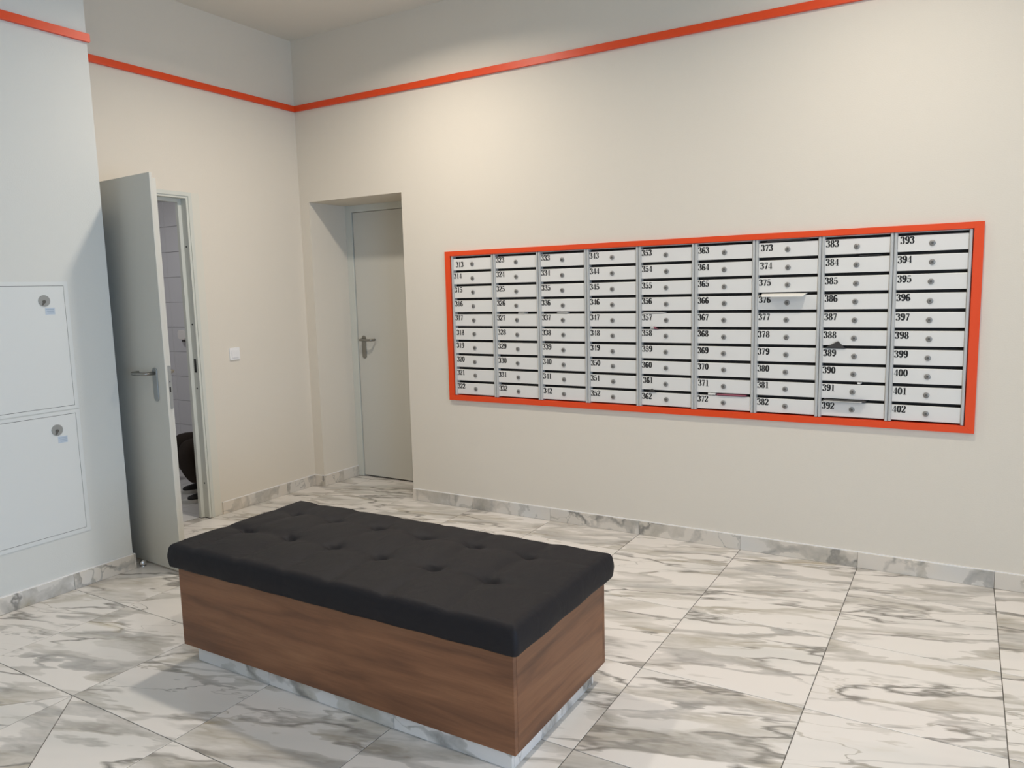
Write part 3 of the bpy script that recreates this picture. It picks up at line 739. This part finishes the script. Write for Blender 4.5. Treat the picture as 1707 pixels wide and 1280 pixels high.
def topz(x, y):
    d_ = min(edge_d(x, y), er); z = CZ1 - er + math.sqrt(max(0, er * er - (er - d_) ** 2)) * 1.0
    z += .010 * (1 - (x / hx_) ** 4) * (1 - (y / hy_) ** 2)
    X, Y = x + cx, y + cy
    pit = 0
    fade = min(1, edge_d(x, y) / .03) * .75 + .25
    for i in range(6):
        for j in range(2):
            jx, jy = TJ[(i, j)]; dx, dy = X - TX[i] - jx, Y - TY[j] - jy
            r_ = math.hypot(dx * .68, dy * 1.25); pit += .021 * math.exp(-(r_ / .019) ** 2) + .011 * math.exp(-(r_ / .06) ** 2)
            a = math.atan2(dy, dx); pit += .0075 * math.exp(-r_ / .045) * max(0, math.cos(2 * a + i * 1.3 + j * 2)) ** 6 * min(1, r_ / .02)
    gx = 0
    for i in range(6):
        dx = X - TX[i] - .012 * math.sin(9 * Y + i * 2.1); gx += .0055 * math.exp(-(dx / .030) ** 2) + .0010 * math.exp(-(abs(dx) / .004))
    for j in range(2):
        dy = Y - TY[j] - .006 * math.sin(11 * X + j); gx += (.0022 * math.exp(-(dy / .022) ** 2) + .0008 * math.exp(-(abs(dy) / .004)))
    z -= pit + gx * fade
    z += .0016 * math.sin(23 * X + 3 * Y) * math.sin(17 * Y + 5) 
    return z
us = []
nx, ny = 190, 92
def nodes(n, h):
    # extra samples close to the border
    t = [-1 + 2 * i / n for i in range(n + 1)]
    return [math.copysign(1 - (1 - abs(a)) ** 1.25 if abs(a) > 0 else 0, a) if abs(a) > 0 else 0 for a in t]
U = nodes(nx, hx_); V = nodes(ny, hy_)
vs = []; fs = []
for j in range(ny + 1):
    for i in range(nx + 1):
        x, y = plan(U[i], V[j]); vs.append((x, y, topz(x, y)))
idx = lambda i, j: j * (nx + 1) + i
for j in range(ny):
    for i in range(nx): fs.append((idx(i, j), idx(i + 1, j), idx(i + 1, j + 1), idx(i, j + 1)))
rim = [idx(i, 0) for i in range(nx)] + [idx(nx, j) for j in range(ny)] + [idx(i, ny) for i in range(nx, 0, -1)] + [idx(0, j) for j in range(ny, 0, -1)]
prev = rim
for lv, (f, bul) in enumerate(((.18, .0022), (.4, .003), (.65, .0015), (.9, -.0005), (1.0, -.003))):
    ring_ = []
    for q in rim:
        x, y, z = vs[q]; l = math.hypot(x / hx_, y / hy_); 
        nxn, nyn = (math.copysign(1, x) if abs(abs(x) - hx_) < rc else 0), (math.copysign(1, y) if abs(abs(y) - hy_) < rc else 0)
        wv = .0015 * math.sin(x * 31 + y * 27) * f
        ring_.append(len(vs)); vs.append((x + nxn * (bul + wv), y + nyn * (bul + wv), z + (CZ0 - z) * f))
    n = len(rim)
    for k in range(n): fs.append((prev[k], ring_[k], ring_[(k + 1) % n], prev[(k + 1) % n]))
    prev = ring_
fs.append(tuple(prev[::-1]))
m = MB(); m.add([(a + cx, b + cy, c__) for a, b, c__ in vs], fs, True)
cu = m.build('cushion', LEATHER, bench)
cu['label'] = 'black tufted leatherette cushion'

# ------------------------------------------------------------------ crouching person in the restroom
TROU = mat('charcoal_cloth', (52, 46, 42), 0.9, spec=0.1, bump=.4, bscale=60)
JACK = mat('dark_jacket', (44, 42, 44), 0.9, spec=0.1, bump=.3, bscale=80)
SKIN = mat('skin', (196, 150, 122), 0.6)
HAIR = mat('dark_hair', (40, 30, 24), 0.8)
SHOE = mat('black_canvas_shoe', (28, 26, 26), 0.7)
SOLE = mat('white_rubber_sole', (200, 198, 192), 0.6)
FD = Vector((-0.50, -0.866, 0)).normalized(); SDv = Vector((0.866, -0.50, 0))      # facing, and side towards the camera
org = Vector((-0.50, -0.54, 0))
def W(f, s, z): return org + FD * f + SDv * s + Vector((0, 0, z))
pers = thing('person', 'person in dark trousers and black white-soled shoes crouching in the restroom', 'person', tuple(org))
def skin(name, nodes_, edges, mt, root=0, sub=2):
    me = bpy.data.meshes.new(name); me.from_pydata([tuple(p - org) for p, r in nodes_], edges, []); me.update()
    o = bpy.data.objects.new(name, me); C.objects.link(o)
    md = o.modifiers.new('skin', 'SKIN'); md.use_smooth_shade = True
    if not me.skin_vertices: 
        bpy.context.view_layer.objects.active = o
        bm = bmesh.new(); bm.from_mesh(me); bm.verts.layers.skin.verify(); bm.to_mesh(me); bm.free()
    for i, (p, r) in enumerate(nodes_):
        me.skin_vertices[0].data[i].radius = r if isinstance(r, tuple) else (r, r); me.skin_vertices[0].data[i].use_root = (i == root)
    sb = o.modifiers.new('sub', 'SUBSURF'); sb.levels = sub; sb.render_levels = sub
    dg = bpy.context.evaluated_depsgraph_get(); ev = o.evaluated_get(dg); nm = bpy.data.meshes.new_from_object(ev)
    bpy.data.objects.remove(o); nm.name = name
    for p in nm.polygons: p.use_smooth = True
    nm.materials.clear(); nm.materials.append(mt)
    ob = bpy.data.objects.new(name, nm); C.objects.link(ob); ob.parent = pers
    return ob
hipz = .33
arms = lambda k: [(W(-.19, .17, .80), .060 * k), (W(-.11, .22, .60), .047 * k), (W(.05, .15, .50), .036 * k)]
body = [(W(-.19, 0, hipz), .12), (W(-.20, 0, .50), .12), (W(-.20, 0, .66), .12), (W(-.19, 0, .80), .075), (W(-.17, 0, .90), .050), (W(-.15, 0, .955), .050), (W(-.135, 0, 1.03), .088), (W(-.14, 0, 1.09), .072),
        (W(-.19, .16, .79), .036), (W(-.11, .22, .60), .034), (W(-.05, .15, .50), .034), (W(-.01, .09, .48), .028),
        (W(-.19, -.16, .79), .036), (W(-.11, -.22, .60), .034), (W(-.05, -.15, .50), .034), (W(-.01, -.09, .48), .028)]
skin('body', body, [(0, 1), (1, 2), (2, 3), (3, 4), (4, 5), (5, 6), (6, 7), (3, 8), (8, 9), (9, 10), (10, 11), (3, 12), (12, 13), (13, 14), (14, 15)], SKIN)
rings = [(-.18, hipz - .02, .150, .125), (-.18, hipz + .06, .165, .135), (-.195, .48, .155, .125), (-.20, .60, .160, .125), (-.20, .70, .180, .125), (-.195, .78, .190, .115), (-.19, .825, .165, .098), (-.18, .86, .105, .075), (-.17, .885, .068, .062)]
mm = MB(); n = 24; vs_ = []
for f_, z_, hs_, hf_ in rings:
    vs_ += [tuple(W(f_ + hf_ * math.cos(2 * PI * i / n), hs_ * math.sin(2 * PI * i / n), z_)) for i in range(n)]
mm.add(vs_, [(r_ * n + i, r_ * n + (i + 1) % n, (r_ + 1) * n + (i + 1) % n, (r_ + 1) * n + i) for r_ in range(len(rings) - 1) for i in range(n)] + [tuple(range(n))[::-1]], True)
jo = mm.build('jacket', JACK, pers); ms = jo.modifiers.new('smooth', 'SUBSURF'); ms.levels = ms.render_levels = 1
for sg in (1, -1):
    skin('sleeve', [(W(-.19, .10 * sg, .79), .075), (W(-.185, .165 * sg, .765), .072), (W(-.11, .22 * sg, .60), .060), (W(-.045, .165 * sg, .515), .048)], [(0, 1), (1, 2), (2, 3)], JACK)
skin('trousers', [(W(-.20, 0, hipz + .06), .13), (W(-.16, 0, hipz), .135), (W(-.08, 0, hipz - .01), .10)], [(0, 1), (1, 2)], TROU, 1)
skin('trouser_leg', [(W(-.14, .08, hipz + .01), .11), (W(.05, .13, .375), .098), (W(.205, .14, .42), .085), (W(.19, .14, .27), .070), (W(.12, .135, .145), .056)], [(0, 1), (1, 2), (2, 3), (3, 4)], TROU)
skin('trouser_leg', [(W(-.14, -.08, hipz + .01), .11), (W(.07, -.14, .375), .098), (W(.23, -.17, .42), .085), (W(.20, -.165, .27), .070), (W(.12, -.16, .145), .056)], [(0, 1), (1, 2), (2, 3), (3, 4)], TROU)
for s in (-.16, .15):
    base = -.02
    ank = [(W(base + .12, s, .16), .036), (W(base + .07, s, .08), .034)]
    skin('ankle', ank, [(0, 1)], SKIN, sub=1)
    sh = [(W(base + .0, s, .045), (.036, .036)), (W(base + .05, s, .058), (.040, .040)), (W(base + .12, s, .045), (.038, .030)), (W(base + .19, s, .034), (.042, .022)), (W(base + .235, s, .030), (.034, .017))]
    so = skin('shoe', sh, [(0, 1), (1, 2), (2, 3), (3, 4)], SHOE)
    pts = []
    outl = [(-.045, 0), (-.035, .028), (.02, .034), (.10, .034), (.18, .044), (.235, .036), (.268, .014), (.272, 0), (.268, -.014), (.235, -.036), (.18, -.044), (.10, -.034), (.02, -.034), (-.035, -.028)]
    mm = MB(); vs_ = [tuple(W(base + a, s + b, 0.001)) for a, b in outl] + [tuple(W(base + a, s + b, 0.026)) for a, b in outl]; n = len(outl)
    mm.add(vs_, [tuple(range(n))[::-1], tuple(range(n, 2 * n))] + [(i, (i + 1) % n, n + (i + 1) % n, n + i) for i in range(n)])
    mm.build('shoe_sole', SOLE, pers)
# head details
hd = W(-0.135, 0, 1.03)
hr = skin('hair', [(W(-0.180, 0, 1.035), .088), (W(-0.170, 0, 1.09), .085), (W(-0.130, 0, 1.115), .066)], [(0, 1), (1, 2)], HAIR)
nose = MB().tube([tuple(W(-0.065, 0, 1.045)), tuple(W(-0.035, 0, 1.02)), tuple(W(-0.044, 0, 1.008))], [.008, .013, .010], 10).build('nose', SKIN, pers)
mo = MB().tube([tuple(W(-0.054, -.022, .985)), tuple(W(-0.046, 0, .983)), tuple(W(-0.054, .022, .985))], .005, 8).build('mouth', mat('lips', (150, 90, 80), .6), pers)
EYE = mat('eye', (40, 34, 30), .3)
for s in (-.032, .032):
    MB().tube([tuple(W(-0.075, s, 1.045)), tuple(W(-0.056, s, 1.045))], [.010, .006], 12).build('eye', EYE, pers)
    MB().tube([tuple(W(-0.140, s * 2.7, 1.055)), tuple(W(-0.145, s * 2.85, 1.035)), tuple(W(-0.140, s * 2.7, 1.012))], [.010, .015, .008], 10).build('ear', SKIN, pers)
for s, dirn in ((.08, -1), (-.08, 1)):
    nodes_ = [(W(-.02, s, .482), (.026, .018)), (W(.025, s, .480), (.034, .014))]; ed = [(0, 1)]
    for q in range(4):
        o2 = (q - 1.5) * .019; L_ = (.036, .042, .038, .030)[q]; b = len(nodes_)
        nodes_ += [(W(.05, s + o2, .479), .0085), (W(.05 + L_ * .6, s + o2 * 1.1, .475), .0080), (W(.05 + L_, s + o2 * 1.1, .468), .0070)]
        ed += [(1, b), (b, b + 1), (b + 1, b + 2)]
    b = len(nodes_); nodes_ += [(W(.005, s + dirn * .034, .458), .010), (W(.035, s + dirn * .048, .44), .0085), (W(.06, s + dirn * .046, .42), .0075)]
    ed += [(0, b), (b, b + 1), (b + 1, b + 2)]
    skin('hand', nodes_, ed, SKIN, sub=1)
# dark bin behind the feet
bn = thing('waste_bin', 'small dark pedal bin on the restroom floor behind the crouching person', 'bin', (-1.20, -0.42, 0))
n = 20
m = MB().tube([(-1.20, -0.42, 0.002), (-1.20, -0.42, .02), (-1.20, -0.42, .15)], [.058, .062, .068], 22); m.build('bin_body', mat('dark_grey_plastic', (72, 72, 76), .4), bn)
m = MB().tube([(-1.20, -0.42, .15), (-1.20, -0.42, .162), (-1.20, -0.42, .172)], [.071, .068, .045], 22); m.build('bin_lid', STEELP, bn)
